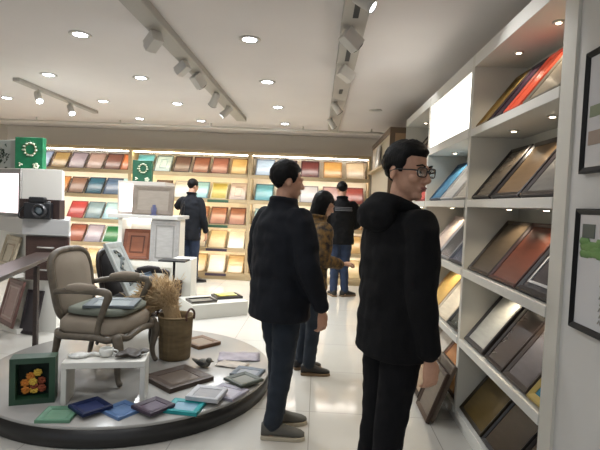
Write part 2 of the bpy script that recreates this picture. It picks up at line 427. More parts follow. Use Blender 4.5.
# ------------------------------------------------------------------ ceiling fixtures
RN = {3.67: 'nearest row', 4.93: 'second row', 6.2: 'third row', 7.47: 'farthest row'}
CN = {-4.18: 'far left', -2.88: 'left of the shortest track', -1.9: 'between short and left tracks', -.58: 'between the two long tracks', .68: 'right of the right track'}
CN[-2.88] = 'beside the short track'; CN[-1.9] = 'just left of the long left track'
def downlight(x, y, lit=True, lab=None):
    d = thing('downlight', lab, 'ceiling light', (x, y, 2.66), 0, 'recessed ceiling downlights')
    part('trim_ring', MB().lathe([(.056, 0), (.084, 0), (.084, -.006), (.072, -.011), (.056, -.006)], 24), CHANNEL, d)
    part('lens', MB().lathe([(.056, -.001), (.054, -.006), (.02, -.008)], 20), LENS if lit else mat('dead_lens', (170,166,160), .3), d)
    if lit:
        ld = bpy.data.lights.new('downlight_lamp', 'SPOT'); ld.energy = DL*(.3 if y < 4 else .9); ld.color = (.93, .97, 1); ld.spot_size = radians(150); ld.spot_blend = .8; ld.shadow_soft_size = .045
        lo = bpy.data.objects.new('downlight_lamp', ld); COL.objects.link(lo); lo.parent = d; lo.location = (0, 0, -.02)
DL = 62
for y in RN:
    for x in CN:
        if x == -4.18 and y == 3.67: continue
        if x == .68 and y != 6.2: continue
        if x == -4.18 and y in (4.93, 7.47): continue
        if x == -2.88 and y == 3.67: continue
        lit = x != .68
        downlight(x, y, lit, '%s ceiling downlight %s, %s' % ('lit' if lit else 'unlit', CN[x], RN[y]))
# the same lamps carry on over the part of the shop behind the camera
for x in (-3.2, -1.9, -.58):
    for y in (2.3, .9, -.6):
        if x == -3.2 and y < 2: continue
        ld = bpy.data.lights.new('downlight_lamp', 'SPOT'); ld.energy = DL*.2; ld.color = (.95, .97, 1); ld.spot_size = radians(150); ld.spot_blend = .8; ld.shadow_soft_size = .045
        lo = bpy.data.objects.new('downlight_lamp', ld); COL.objects.link(lo); lo.location = (x, y, 2.64)

def track(name, label, x0, x1, y0, y1, z0, z1, slots=()):
    t = thing(name, label, 'track', ((x0+x1)/2, y0, z1), 0)
    w = (x1-x0)/2
    m = MB(); m.box(-w, w, 0, y1-y0, z0-z1, 0)
    part('channel', m, TRACKM, t, .006)
    for a, b in slots:
        part('gear_slot', MB().box(-.018, .018, a-y0, b-y0, z0-z1-.002, z0-z1+.002), BLACK, t, label='dark slot')
    return t
track('ceiling_track', 'long white ceiling track on the right above the two men', .10, .262, 2.3, 7.72, 2.60, 2.66, [(2.7, 3.05), (3.62, 3.95), (4.9, 5.1), (5.9, 6.05)])
track('ceiling_track', 'long white ceiling track on the left running to the back', -1.262, -1.118, 2.3, 7.05, 2.60, 2.66, [(4.55, 4.62)])
track('ceiling_track', 'short thin ceiling track at upper left of the shop', -3.38, -3.30, 5.1, 6.95, 2.62, 2.66)
ct = thing('ceiling_rail', 'thin white rail across the ceiling near the back wall', 'rail', (-5.6, 7.72, 2.60), 0)
part('rail', MB().tube([(0, 0, 0), (6.7, 0, 0)], .02, 10), CHANNEL, ct)
for x in (.9, 2.3, 3.8, 5.3, 6.4):
    part('mount', MB().lathe([(.014, 0), (.014, .06)], 10, Matrix.Translation((x, 0, 0))), CHANNEL, ct)
def spot(x, y, ztop, aim, label, lit=True, s=1.0, box=False, e=14):
    s *= .68
    o = thing('track_spotlight', label, 'spotlight', (x, y, ztop), 0, 'track spotlights on the ceiling')
    a = V(aim).normalized(); c = V((0, 0, -.10*s))
    part('stem', MB().tube([(0, 0, .002), (0, 0, -.05*s)], .011*s, 8), CHANNEL, o)
    M = Matrix.Translation(c) @ a.to_track_quat('-Z', 'Y').to_matrix().to_4x4()
    m = MB()
    if box: m.box(-.055*s, .055*s, -.06*s, .06*s, -.085*s, .085*s, M)
    else: m.lathe([(.03*s, .10*s), (.045*s, .085*s), (.05*s, -.06*s), (.055*s, -.085*s)], 20, M)
    part('head', m, CHANNEL, o, .004 if box else 0)
    r = .048*s
    part('bezel', MB().lathe([(r+.004, -.085*s), (r+.008, -.088*s), (r, -.094*s), (r-.006, -.086*s)], 18, M, False), BLACK if not lit else CHANNEL, o)
    part('lens', MB().lathe([(r-.004, -.086*s), (r-.008, -.089*s)], 16, M), LENS if lit else mat('dead_lens', (170,166,160), .3), o)
    if lit and e:
        ld = bpy.data.lights.new('spot_lamp', 'SPOT'); ld.energy = e; ld.color = (.98, .98, 1); ld.spot_size = radians(70); ld.spot_blend = .5; ld.shadow_soft_size = .04
        lo = bpy.data.objects.new('spot_lamp', ld); COL.objects.link(lo); lo.parent = o; lo.location = c+a*.10*s; lo.rotation_euler = a.to_track_quat('-Z', 'Y').to_euler()
spot(.20, 2.65, 2.60, (.75, -.2, -.5), 'nearest lit spotlight on the right track, cut by the top edge', True)
spot(.17, 3.22, 2.60, (.7, .35, -.55), 'big boxy unlit spotlight on the right track', False, 1.15, True)
spot(.185, 4.06, 2.60, (.75, .35, -.45), 'lit boxy spotlight on the right track throwing a beam on ceiling', True, 1.1, True, 12)
spot(.16, 5.5, 2.60, (.6, .2, -.7), 'unlit spotlight on the right track, second from its far end', False, 1.1)
spot(.13, 6.5, 2.60, (.5, .4, -.7), 'unlit spotlight at the far end of right track', False, 1.15)
spot(-1.22, 3.38, 2.60, (-.8, .69, -.56), 'nearest lit spotlight on left track with bright slit', True, 1.1, True, 60)
spot(-1.21, 4.07, 2.60, (-.8, .34, -.55), 'second lit spotlight on left track', True, 1.0, True, 60)
spot(-1.17, 4.45, 2.60, (.4, .5, -.6), 'boxy unlit spotlight midway on left track', False, 1.1, True)
spot(-1.18, 5.2, 2.60, (-.4, .5, -.6), 'unlit cylinder spotlight on left track before the last', False, 1.25)
spot(-1.19, 5.9, 2.60, (-.6, -.1, -.6), 'lit cylinder spotlight at far end of left track', True, 1.25, False, 12)
spot(-3.33, 5.5, 2.62, (.45, -.4, -.7), 'nearer lit spotlight on the short upper left track', True, 1.2)
spot(-3.34, 6.25, 2.62, (.45, -.4, -.7), 'farther lit spotlight on the short upper left track', True, 1.2)

# ------------------------------------------------------------------ round platform
PC, PR, PZ = (-1.36, 3.57), 1.035, .13
pf = thing('round_platform', 'low round white platform with black rim carrying the armchairs', 'platform', (PC[0], PC[1], 0))
part('rim', MB().lathe([(PR-.012, 0), (PR-.002, .004), (PR-.002, PZ-.02)], 96), mat('black_rim', (34,33,32), .35), pf)
part('top', MB().lathe([(PR-.004, PZ-.02), (PR, PZ-.016), (PR, PZ-.003), (PR-.004, PZ)], 96), mat('platform_top', (166,164,160), .22, nscale=2, rgb2=(160,158,153)), pf)

# ------------------------------------------------------------------ armchairs
def armchair(label, loc, rz, wood, cloth, sc_=1.0):
    c = thing('armchair', label, 'armchair', loc, rz, 'carved armchairs on the platform')
    S = Matrix.Scale(sc_, 4)
    pad = MB(); pad.loft([(0, -.01, .335, .265, .245, 0, 4), (0, -.01, .36, .275, .255, 0, 4), (0, -.01, .41, .275, .255, 0, 4), (0, -.01, .445, .25, .23, 0, 3.5), (0, -.01, .46, .15, .14, 0, 3)], 40, S)
    part('seat', pad, cloth, c)
    r = MB()
    loopp = []
    for k in range(48):
        a = 2*pi*k/48
        x = .285*math.copysign(abs(cos(a))**.5, cos(a)); y = .265*math.copysign(abs(sin(a))**.5, sin(a))
        dz = .012*cos(4*a*2)*(1 if y < 0 else .3)
        loopp.append((x, y-.01, .325+dz))
    r.tube(loopp, .024, 8, S, loop=True)
    part('seat_rail', r, wood, c)
    for sx in (-1, 1):
        p = catmull([(sx*.265, -.235, .335), (sx*.275, -.262, .25), (sx*.262, -.245, .13), (sx*.268, -.255, .05), (sx*.272, -.272, .022)], 5)
        part('leg', MB().tube(p, lerps([.036, .032, .022, .017, .022], len(p)), 10, S), wood, c)
        p = catmull([(sx*.225, .215, .34), (sx*.232, .235, .2), (sx*.24, .275, .020)], 5)
        part('leg', MB().tube(p, lerps([.03, .022, .016], len(p)), 10, S), wood, c)
    # back: tilted rounded frame with an upholstered panel
    T = S @ Matrix.Translation((0, .215, .36)) @ Matrix.Rotation(-radians(10), 4, 'X')
    fl = []
    for k in range(56):
        a = 2*pi*k/56
        x = math.copysign(abs(cos(a))**.42, cos(a)); z = math.copysign(abs(sin(a))**.5, sin(a))
        fl.append((x*(.225+.012*z), 0, .275+z*(.235+(.025*(1-x*x) if z > 0 else 0))))
    part('back_frame', MB().tube(fl, .024, 8, T, loop=True).ell((0, -.01, .535), (.05, .018, .02), 10, T), wood, c)
    bp = MB(); R = []
    for y, kx in ((.03, .6), (.028, .93), (-.005, .96), (-.025, .85), (-.035, .5)):
        R.append([((p[0])*kx, y, .275+(p[2]-.275)*kx) for p in fl])
    bp.rings(R, True, True, T)
    part('back_pad', bp, cloth, c)
    for sx in (-1, 1):
        p = catmull([(sx*.235, .235, .615), (sx*.275, .12, .635), (sx*.30, -.06, .645), (sx*.30, -.16, .645), (sx*.295, -.185, .615), (sx*.285, -.15, .53), (sx*.275, -.11, .42), (sx*.27, -.10, .34)], 6)
        arm = part('arm', MB().tube(p, lerps([.02, .021, .022, .028, .028, .022, .02, .024], len(p)), 10, S), wood, c)
        part('arm_pad', MB().loft([], 3) if False else MB().tube(catmull([(sx*.275, .12, .655), (sx*.295, .02, .668), (sx*.30, -.09, .668)], 5), lerps([.02, .032, .024], 11), 10, S), cloth, arm)
    return c
GREYWOOD = mat('grey_carved_wood', (108,98,84), .5, nscale=20, rgb2=(88,80,68))
BEIGE = mat('beige_upholstery', (150,138,122), .9, bump=.3, bscale=250, nscale=5, rgb2=(140,128,113))
EBONY = mat('dark_carved_wood', (48,40,38), .4, nscale=20, rgb2=(36,30,28))
GREYPAD = mat('grey_upholstery', (60,56,56), .9, bump=.3, bscale=250)
a1 = armchair('beige upholstered carved armchair on the platform facing right', (-1.525, 3.40, PZ), radians(180-96), GREYWOOD, BEIGE, 1.0)
a2 = armchair('dark wooden armchair behind the beige one, holding an ornate silver frame', (-1.585, 4.17, PZ), radians(180-92), EBONY, GREYPAD, .92)
# cushion and sample boards on the beige chair
cu = MB(); cu.loft([(0, 0, 0, .20, .20, 0, 4), (0, 0, .015, .235, .225, 0, 4), (0, 0, .04, .235, .225, 0, 4), (0, 0, .055, .20, .19, 0, 4)], 32)
cush = part('seat_cushion', cu, mat('sage_cloth', (120,124,112), .85, bump=.3, bscale=200), None)
cush.location = (-1.50, 3.39, PZ+.456); cush.rotation_euler = (0, 0, radians(84)); tag(cush, 'grey green flat cushion on seat of the beige armchair', 'cushion')
framed('frame_sample', 'blue grey flat sample lying on the cushion of the beige armchair', 'frame sample', (-1.42, 3.20, PZ+.512), -radians(90), radians(10), .34, .28, .05, fmat((104,112,116)), bmat((124,132,132), .5), None, .018)
# ornate frame standing on the dark chair
def ornate(o, p):
    m = MB()
    for k in range(9):
        z = .08+k*.036*1.05; x = .045*sin(k*1.3)
        m.ell((x, .004, z+.03), (.03+.012*cos(k*2), .006, .022), 10)
    m.tube(catmull([(-.04, .003, .09), (.05, .003, .17), (-.05, .003, .26), (.04, .003, .36), (-.02, .003, .42)], 6), .007, 6)
    part('relief', m, mat('silver_relief', (92,100,100), .4, metal=.3), p, label='darker carved relief')
framed('ornate_sample', 'tall ornate silver grey frame leaning back in the dark armchair', 'frame sample', (-1.56, 4.09, PZ+.428), -radians(27), radians(180-92)-pi+pi, .30, .50, .045, fmat((186,192,190)), bmat((168,174,172), .4), None, .025, ornate)
framed('frame_sample', 'slate blue sample standing on the dark armchair seat', 'frame sample', (-1.44, 4.33, PZ+.428), -radians(40), radians(88), .26, .2, .02, fmat((70,90,108)), bmat((98,122,144), .4), None, .018)

# ------------------------------------------------------------------ white bench and what is on it
bn = thing('white_bench', 'small white bench at the front of the platform', 'bench', (-1.30, 2.935, PZ), radians(13))
part('bench_top', MB().box(-.245, .245, -.10, .10, .225, .265), WHITE, bn, .003)
for s in (-1, 1):
    part('side_panel', MB().box(s*.245-(.03 if s > 0 else 0), s*.245+(.03 if s < 0 else 0), -.10, .10, 0, .2245), WHITE, bn, .002)
CER = mat('white_glaze', (216,216,210), .2, coat=.5)
cp = MB(); cp.lathe([(.018, 0), (.032, .006), (.042, .03), (.038, .048), (.034, .05), (.034, .046), (.036, .03), (.02, .012)], 24); cp.tube(catmull([(.04, 0, .04), (.065, 0, .036), (.06, 0, .018), (.037, 0, .014)], 5), .005, 8)
cpo = part('ceramic_cup', cp, CER, None); cpo.location = (-1.31, 2.945, PZ+.2655); cpo.scale = (1.1,1.1,1.1); tag(cpo, 'small round white ceramic cup in middle of the white bench', 'cup')
pl = MB()
for k in range(11):
    a = 2*pi*k/11; pl.ell((.045*cos(a), .03*sin(a), .012), (.022, .016, .012), 10)
pl.ell((0, 0, .016), (.05, .034, .016), 16); pl.tube(catmull([(.05, 0, .012), (.09, .012, .016), (.115, -.004, .012), (.14, .01, .01)], 5), .011, 8)
plo = part('ceramic_ornament', pl, CER, None); plo.location = (-1.47, 2.905, PZ+.2655); plo.rotation_euler = (0, 0, .3); tag(plo, 'white ceramic ornament with scalloped edge on left of the white bench', 'ornament')
lf = MB(); R1 = []; n = 30
outl = []
for k in range(n):
    a = 2*pi*k/n; rr = .085*(1+.16*cos(5*a)+.07*cos(11*a)); outl.append((rr*cos(a)*1.15, rr*sin(a)*.8))
lf.rings([[(x*.5, y*.5, .003) for x, y in outl], [(x, y, .022+.01*sin(i)) for i, (x, y) in enumerate(outl)], [(x, y, .028+.01*sin(i)) for i, (x, y) in enumerate(outl)], [(x*.5, y*.5, .009) for x, y in outl]])
lfo = part('leaf_dish', lf, mat('dark_bronze', (70,60,50), .5, nscale=30, rgb2=(50,42,36)), None); lfo.location = (-1.165, 2.975, PZ+.2655); lfo.rotation_euler = (0, 0, .5); tag(lfo, 'dark brown leaf shaped dish on right end of the white bench', 'dish')

# ------------------------------------------------------------------ green shadow box with flowers
GREENB = mat('deep_green_paint', (38,72,50), .45, nscale=12, rgb2=(32,62,44))
sb = thing('shadow_box', 'deep green box frame with orange artificial flowers on left of platform', 'shadow box', (-1.71, 2.83, PZ), radians(20))
w_, h_, d_, b_ = .125, .285, .10, .034
part('box_shell', MB().box(-w_, -w_+b_, -d_/2, d_/2, 0, h_).box(w_-b_, w_, -d_/2, d_/2, 0, h_).box(-w_+b_, w_-b_, -d_/2, d_/2, 0, b_).box(-w_+b_, w_-b_, -d_/2, d_/2, h_-b_, h_), GREENB, sb)
part('box_back', MB().box(-w_+b_-.001, w_-b_+.001, d_/2-.02, d_/2-.002, b_-.001, h_-b_+.001), mat('dark_green_felt', (28,40,32), .9), sb)
FC = [mat('petal_orange', (206,128,48), .7), mat('petal_yellow', (220,182,72), .7), mat('petal_rust', (150,74,46), .7)]
for k in range(9):
    x, z = [(-.045, .075), (.0, .07), (.045, .08), (-.05, .12), (-.005, .125), (.04, .125), (-.02, .16), (.02, .18), (.0, .10)][k]
    y = -.005+.02*random.random()
    m = MB()
    for q in range(7):
        a = 2*pi*q/7+k; m.ell((x+.015*cos(a), y-.004*(q % 2), z+.015*sin(a)), (.0115, .006, .0115), 8)
    m.ell((x, y-.006, z), (.008, .007, .008), 8)
    part('flower', m, FC[k % 3], sb)
lvs = MB()
for k in range(16):
    a = random.random()*2*pi; r = .03+.03*random.random()
    lvs.tube([(0, .02, .05), (r*cos(a)*.8, .015, .09+.05*random.random()), (r*cos(a)*1.4, .01, .11+r*sin(a))], [.003, .009, .003], 6, flat=.4)
part('leaf_spray', lvs, mat('leaf_green', (70,78,44), .7), sb)

# ------------------------------------------------------------------ samples lying on the platform
def flat(label, x, y, deg, w, h, border, f, p, z=PZ, t=.018, inner=None, tilt=0):
    rz = radians(deg); # (x, y) is the middle of the frame
    ox, oy = -h/2*(-sin(rz)), -h/2*cos(rz)
    return framed('frame_sample', label, 'frame sample', (x+ox, y+oy, z), -radians(90-tilt), rz, w, h, border, fmat(f), bmat(p, .4), 'frame samples lying on the platform', t, None, inner)
flat('mint green frame sample at the far left of platform edge', -1.455, 2.655, 8, .19, .19, .035, (104,146,120), (120,160,134))
flat('navy blue frame sample on the platform edge, between mint and light blue ones', -1.305, 2.735, -38, .185, .185, .032, (28,40,78), (44,58,104), PZ+.0215)
flat('light blue frame sample on front edge of platform', -1.125, 2.76, -32, .185, .18, .032, (98,130,176), (116,146,190))
flat('dark purple frame sample on the platform, between light blue and teal ones', -.945, 2.79, -32, .18, .185, .035, (74,62,74), (88,74,90), PZ+.0215)
flat('teal frame sample at the platform edge with blue grey inset', -.765, 2.845, -6, .21, .18, .034, (38,148,150), (108,150,170), PZ, .022)
flat('white frame sample with open middle beside the teal one', -.665, 2.995, -8, .215, .20, .03, (190,190,192), (140,140,142), PZ+.0265, .024)
flat('lilac grey frame sample behind the white one at platform edge', -.555, 3.11, -24, .22, .20, .035, (150,146,156), (166,160,170), PZ)
flat('dark olive grey frame sample near the man in jeans', -.475, 3.295, -42, .20, .20, .035, (70,76,66), (104,106,98), PZ+.0225)
flat('blue grey frame sample at right rim of the platform', -.475, 3.50, -12, .22, .18, .034, (98,106,114), (128,132,138))
flat('large dark brown frame sample flat beside the tan basket', -.945, 3.30, -40, .35, .36, .07, (76,64,56), (92,80,70), PZ, .03)
flat('brown wooden frame sample lying behind the tan basket', -1.0, 4.17, -40, .27, .24, .045, (104,76,50), (126,110,92), PZ, .03)
def sheet(label, x, y, deg, w, h, rgb, z):
    m = MB(); N = 8
    top = [[(-w/2+w*i/N, -h/2+h*j/N, .002+.006*sin(i*.8+j*.5)**2) for i in range(N+1)] for j in range(N+1)]
    vs = [p for r in top for p in r]; fs = [(j*(N+1)+i, j*(N+1)+i+1, (j+1)*(N+1)+i+1, (j+1)*(N+1)+i) for j in range(N) for i in range(N)]
    m.add(vs, fs, True)
    o = part('paper_sheet', m, mat('paper_%d' % rgb[0], rgb, .5, nscale=9, rgb2=tuple(int(c*.8) for c in rgb)), None)
    sm = o.modifiers.new('thick', 'SOLIDIFY'); sm.thickness = .0015
    o.location = (x, y, z); o.rotation_euler = (0, 0, radians(deg)); tag(o, label, 'paper', 'loose printed sheets on the platform')
sheet('lilac grey printed sheet lying farthest right on the platform', -.60, 3.86, 8, .34, .22, (150,142,150), PZ+.003)
sheet('pale tan printed sheet lying nearer than the lilac one', -.62, 3.66, -12, .24, .14, (176,164,150), PZ+.003)
# small dark ornament
bd = thing('bird_ornament', 'small dark grey bird shaped ornament on platform right of basket', 'ornament', (-.83, 3.58, PZ), radians(-20))
DKG = mat('mottled_grey', (64,64,58), .6, nscale=40, rgb2=(96,94,84))
part('body', MB().ell((0, 0, .034), (.058, .036, .034), 16).ell((.048, 0, .062), (.026, .022, .022), 12).tube([(-.05, 0, .035), (-.10, 0, .05)], [.02, .008], 8), DKG, bd)
part('beak', MB().tube([(.07, 0, .062), (.09, 0, .058)], [.008, .003], 8), mat('horn', (120,110,90), .4), bd)
part('wing', MB().ell((-.01, -.034, .04), (.04, .006, .018), 12), mat('wing_grey', (44,44,42), .6), bd)
part('wing', MB().ell((-.01, .034, .04), (.04, .006, .018), 12), mat('wing_grey', (44,44,42), .6), bd)

# ------------------------------------------------------------------ basket with dried grass
WICK = mat('tan_wicker', (122,104,74), .8, wave=38, nscale=30, rgb2=(100,84,58), stretch=(.2, .2, 1))
bk = thing('basket', 'tall round tan woven basket on the platform holding dried grass', 'basket', (-1.115, 3.775, PZ))
part('bucket', MB().lathe([(.11, 0), (.124, .008), (.130, .12), (.136, .26), (.140, .345), (.136, .35), (.128, .345), (.124, .26), (.118, .03), (.05, .02)], 40), WICK, bk)
part('rim_band', MB().tube([(.138*cos(a*pi/16), .138*sin(a*pi/16), .345) for a in range(32)], .009, 8, loop=True), mat('rope_tan', (130,110,78), .8), bk)
for ang in (-20, 160):
    a = radians(ang); t = V((-sin(a), cos(a), 0)); c = V((cos(a)*.14, sin(a)*.14, .33))
    part('handle', MB().tube(catmull([c-t*.05, c-t*.05+V((0,0,.05)), c+V((0,0,.085)), c+t*.05+V((0,0,.05)), c+t*.05], 5), .009, 8), mat('leather_brown', (84,56,44), .6), bk)
g = MB()
for k in range(420):
    a = random.random()*2*pi; r = .085*sqrt(random.random())
    b0 = V((r*cos(a), r*sin(a), .08+.1*random.random()))
    u = random.random()
    e = V((-.05-.30*u+random.gauss(0, .035), random.gauss(0, .06)+b0.y*.5, .56-.20*max(0, u-.55)/.45+random.gauss(0, .035)))
    mid = V((b0.x*.5-.02-.05*u, b0.y, .40))
    pts = catmull([b0, mid, e], 4)
    g.tube(pts, lerps([.0024, .002, .0016], len(pts)), 4, cap=False)
    d = (e-pts[-2]).normalized()
    for q in range(10):
        p0 = e-d*.017*q; sd = V((random.gauss(0, 1), random.gauss(0, 1), random.gauss(0, 1)))*.014
        g.tube([p0, p0+d*.02+sd, p0+d*.036+sd*1.6], [.0015, .0032, .0007], 4, cap=False)
gr = part('dried_grass', g, mat('straw', (208,184,146), .9, nscale=10, rgb2=(188,160,120)), None)
gr.location = (-1.115, 3.775, PZ); tag(gr, 'fluffy bunch of tan dried grass in the woven basket', 'dried grass', None, 'stuff')

# ------------------------------------------------------------------ dark console table at left
tb = thing('console_table', 'dark wood console table entering at the left edge', 'table', (0, 0, 0))
e0, e1 = V((-1.93, 2.53, 0)), V((-2.475, 4.46, 0)); dd = (e1-e0).normalized(); nn = V((-dd.y, dd.x, 0))
A = [e0, e1, e1+nn*.2, e0+nn*.2]
part('table_top', MB().prism([(p.x, p.y) for p in A], .825, .855), DARKWOOD, tb, .004)
B = [e0+dd*.05+nn*.10, e1-dd*.33+nn*.10, e1-dd*.33+nn*.17, e0+dd*.05+nn*.17]
part('apron', MB().prism([(p.x, p.y) for p in B], .77, .8245), DARKWOOD, tb)
for p in B[:2]:
    p = p+nn*.0
    part('leg', MB().box(p.x-.019, p.x+.019, p.y-.019, p.y+.019, 0, .7695), DARKWOOD, tb, .003)

# ------------------------------------------------------------------ left display kiosk
GREYT = mat('grey_trim', (150,148,144), .5)
def kiosk_left():
    k = thing('display_kiosk', 'white display kiosk at left with dark brown drawers and light panel', 'kiosk', (0, 0, 0))
    part('base', MB().prism([(-2.62, 4.70), (-2.88, 5.3), (-3.5, 5.3), (-3.42, 5.14), (-2.85, 4.70)], 0, .53), WHITE, k)
    part('body', MB().prism([(-2.48, 4.68), (-2.84, 5.36), (-3.7, 5.36), (-3.58, 5.20), (-2.93, 4.68)], .5301, 1.0), WHITE, k)
    part('counter', MB().prism([(-2.465, 4.62), (-2.86, 5.4), (-3.8, 5.4), (-3.68, 5.20), (-2.94, 4.62)], 1.0, 1.16), mat('counter_grey', (176,176,174), .4), k, .004)
    part('upper_box', MB().prism([(-2.64, 4.80), (-2.92, 5.36), (-3.7, 5.36), (-3.56, 5.02), (-3.06, 4.80)], 1.16, 1.665), WHITE, k, .003)
    # light panel on the angled upper face
    a, b = V((-3.06, 4.80, 0)), V((-3.56, 5.02, 0)); d = (b-a).normalized(); n = V((-d.y, d.x, 0))
    if n.y > 0: n = -n
    P = lambda s, o: a+d*s+n*o
    L = (b-a).length
    def slab(s0, s1, z0, z1, o0, o1):
        return [(P(s0, o0).x, P(s0, o0).y), (P(s1, o0).x, P(s1, o0).y), (P(s1, o1).x, P(s1, o1).y), (P(s0, o1).x, P(s0, o1).y)], z0, z1
    part('light_panel', MB().prism(*slab(.03, L-.03, 1.20, 1.61, .001, .012)), mat('kiosk_glow', (255,236,240), .4, emit=1.3), k, label='glowing pinkish white panel')
    fr = MB(); fr.prism(*slab(0, .03, 1.165, 1.655, .001, .022)); fr.prism(*slab(L-.03, L, 1.165, 1.655, .001, .022)); fr.prism(*slab(.03, L-.03, 1.165, 1.20, .001, .022)); fr.prism(*slab(.03, L-.03, 1.61, 1.655, .001, .022))
    part('panel_trim', fr, GREYT, k)
    for z0, z1 in ((.765, .985), (.54, .755)):
        dr = part('drawer', MB().box(-2.925, -2.485, 4.655, 4.679, z0, z1).box(-2.895, -2.515, 4.648, 4.656, z0+.03, z1-.03), mat('drawer_brown', (72,52,46), .4, nscale=9, rgb2=(58,42,37), stretch=(1, 8, 8)), k, .003, 'dark brown drawer front')
        part('handle', MB().tube([(-2.79, 4.648, (z0+z1)/2), (-2.79, 4.632, (z0+z1)/2), (-2.63, 4.632, (z0+z1)/2), (-2.63, 4.648, (z0+z1)/2)], .009, 8), mat('bright_steel', (206,204,200), .25, metal=.6), dr)
    a, b = V((-2.93, 4.68, 0)), V((-3.58, 5.20, 0)); d = (b-a).normalized(); n = V((-d.y, d.x, 0))
    if n.y > 0: n = -n
    q = [a+n*.001, b+n*.001, b+n*.20, a+n*.12]
    part('ledge', MB().prism([(p.x, p.y) for p in q], .56, .60), WHITE, k, .003)
    a2, b2 = V((-2.85, 4.70, 0)), V((-3.42, 5.14, 0))
    q = [a2+n*.001, b2+n*.001, b2+n*.30, a2+n*.16]
    part('ledge', MB().prism([(p.x, p.y) for p in q], 0, .05), WHITE, k, .003)
    return k
kiosk_left()
ang = math.atan2(-.52, .65)
framed('leaning_sample', 'beige slatted frame on the upper ledge of left kiosk', 'frame sample', (-3.23, 4.752, .60), -radians(16), ang, .40, .37, .05, fmat((176,164,140)), bmat((188,178,156), .45), 'frames on the left kiosk', .02, None, (.085, .10, fmat((150,138,116))))
framed('leaning_sample', 'pinkish brown frame on the lower ledge of left kiosk', 'frame sample', (-3.17, 4.70, .051), -radians(14), ang, .42, .47, .045, fmat((112,84,78)), bmat((150,122,116), .45), 'frames on the left kiosk', .022, None, (.075, .09, fmat((180,160,152))))
framed('leaning_sample', 'dark charcoal frame leaning at the foot of the left kiosk', 'frame sample', (-2.86, 4.585, .0), -radians(14), -.25, .20, .44, .03, fmat((46,40,42)), bmat((54,50,54), .4), 'frames on the left kiosk', .02)
# camera in front of a dark brown box on the counter
bx = part('sample_box', MB().box(-3.0, -2.585, 4.66, 4.76, 1.1605, 1.355), mat('box_brown', (54,40,36), .5, nscale=10, rgb2=(42,30,28), stretch=(8, 8, 1)), None, .004)
tag(bx, 'dark brown wooden box standing on the left kiosk counter', 'box')
cm = thing('camera', 'black vintage camera in front of the brown box on left kiosk counter', 'camera', (-2.77, 4.60, 1.1605), radians(8)); cm.scale = (1.12, 1.0, 1.12)
part('body', MB().box(-.115, .115, -.03, .05, 0, .145).box(-.075, .06, -.025, .045, .145, .195), mat('camera_black', (24,24,26), .35), cm, .012)
part('lens', MB().lathe([(.062, 0), (.062, .03), (.054, .055), (.05, .055), (.04, .03)], 28, Matrix.Translation((.03, -.029, .075)) @ Matrix.Rotation(pi/2, 4, 'X')), mat('lens_barrel', (44,44,46), .3), cm)
part('lens_glass', MB().lathe([(.04, .03), (.02, .036), (.004, .038)], 20, Matrix.Translation((.03, -.029, .075)) @ Matrix.Rotation(pi/2, 4, 'X')), mat('lens_glass', (90,100,104), .08), cm)
part('dial', MB().lathe([(.018, 0), (.018, .014)], 16, Matrix.Translation((.085, .01, .145))), mat('dial_grey', (80,80,80), .3), cm)
part('strap', MB().tube(catmull([(-.115, 0, .11), (-.15, -.02, .06), (-.14, -.03, .01), (-.1, -.035, .008)], 5), .008, 6), BLACK, cm)
# wreath panels on top of kiosks
def wreath(label, x, y, z, w, h, rz, rgb, flowers=True, d=.07):
    o = thing('wreath_box', label, 'wreath box', (x, y, z), rz, 'flower decorated boxes on top of kiosks')
    part('board', MB().box(-w/2, w/2, 0, d, 0, h), mat('wreath_%d' % rgb[1], rgb, .5, nscale=14, rgb2=tuple(int(c*.85) for c in rgb)), o, .004)
    R = .2*w; cx, cz = .06*w, .62*h
    m = MB(); m.tube([(cx+R*cos(2*pi*k/20), -.006, cz+R*sin(2*pi*k/20)) for k in range(20)], .008, 6, loop=True)
    part('wreath_ring', m, mat('twig', (122,120,84), .8), o)
    pf_ = MB()
    for k in range(11):
        a = 2*pi*k/11+.4; pf_.ell((cx+R*cos(a)*1.1, -.012, cz+R*sin(a)*1.1), (.012+.006*(k % 3), .008, .011), 8)
    for k in range(5): pf_.ell((.28*w+.02*cos(k*1.3), -.01, .10*h+.02*sin(k*1.3)), (.018, .009, .016), 8)
    for k in range(3): pf_.ell((-.28*w+.014*cos(k*2.1), -.01, .13*h+.014*sin(k*2.1)), (.012, .008, .012), 8)
    part('blossom', pf_, mat('pale_blossom', (196,204,180), .7), o, label='pale small flowers')
    lv = MB()
    for k in range(14):
        a = 2*pi*k/14; p0 = V((cx+R*cos(a), -.008, cz+R*sin(a))); dv = V((cos(a+.7), -.1, sin(a+.7)))*.04
        lv.tube([p0, p0+dv*.5, p0+dv], [.003, .007, .002], 5, flat=.4)
    part('leaf_spray', lv, mat('wreath_leaf', (40,84,52), .7), o)
wreath('bright green box with pale flower wreath on top of left kiosk', -3.035, 4.86, 1.666, .295, .325, 0, (28,118,78))
wreath('dark green flower box on top of the far kiosk', -2.56, 6.78, 1.645, .28, .305, 0, (26,84,60))
gf = thing('floral_box', 'pale grey box with dark foliage beside the bright green one', 'floral box', (-3.33, 4.955, 1.666), radians(-18))
part('board', MB().box(-.14, .14, 0, .06, 0, .30), mat('pale_grey_box', (166,172,166), .5), gf, .004)
m = MB()
for k in range(26):
    x, z = -.05+random.gauss(0, .03), .12+random.gauss(0, .05); a = random.random()*6.28
    m.tube([(x, -.004, z), (x+.02*cos(a), -.014, z+.02*sin(a)), (x+.035*cos(a), -.006, z+.035*sin(a))], [.003, .009, .002], 5, flat=.4)
part('foliage', m, mat('dark_foliage', (42,58,44), .7), gf)

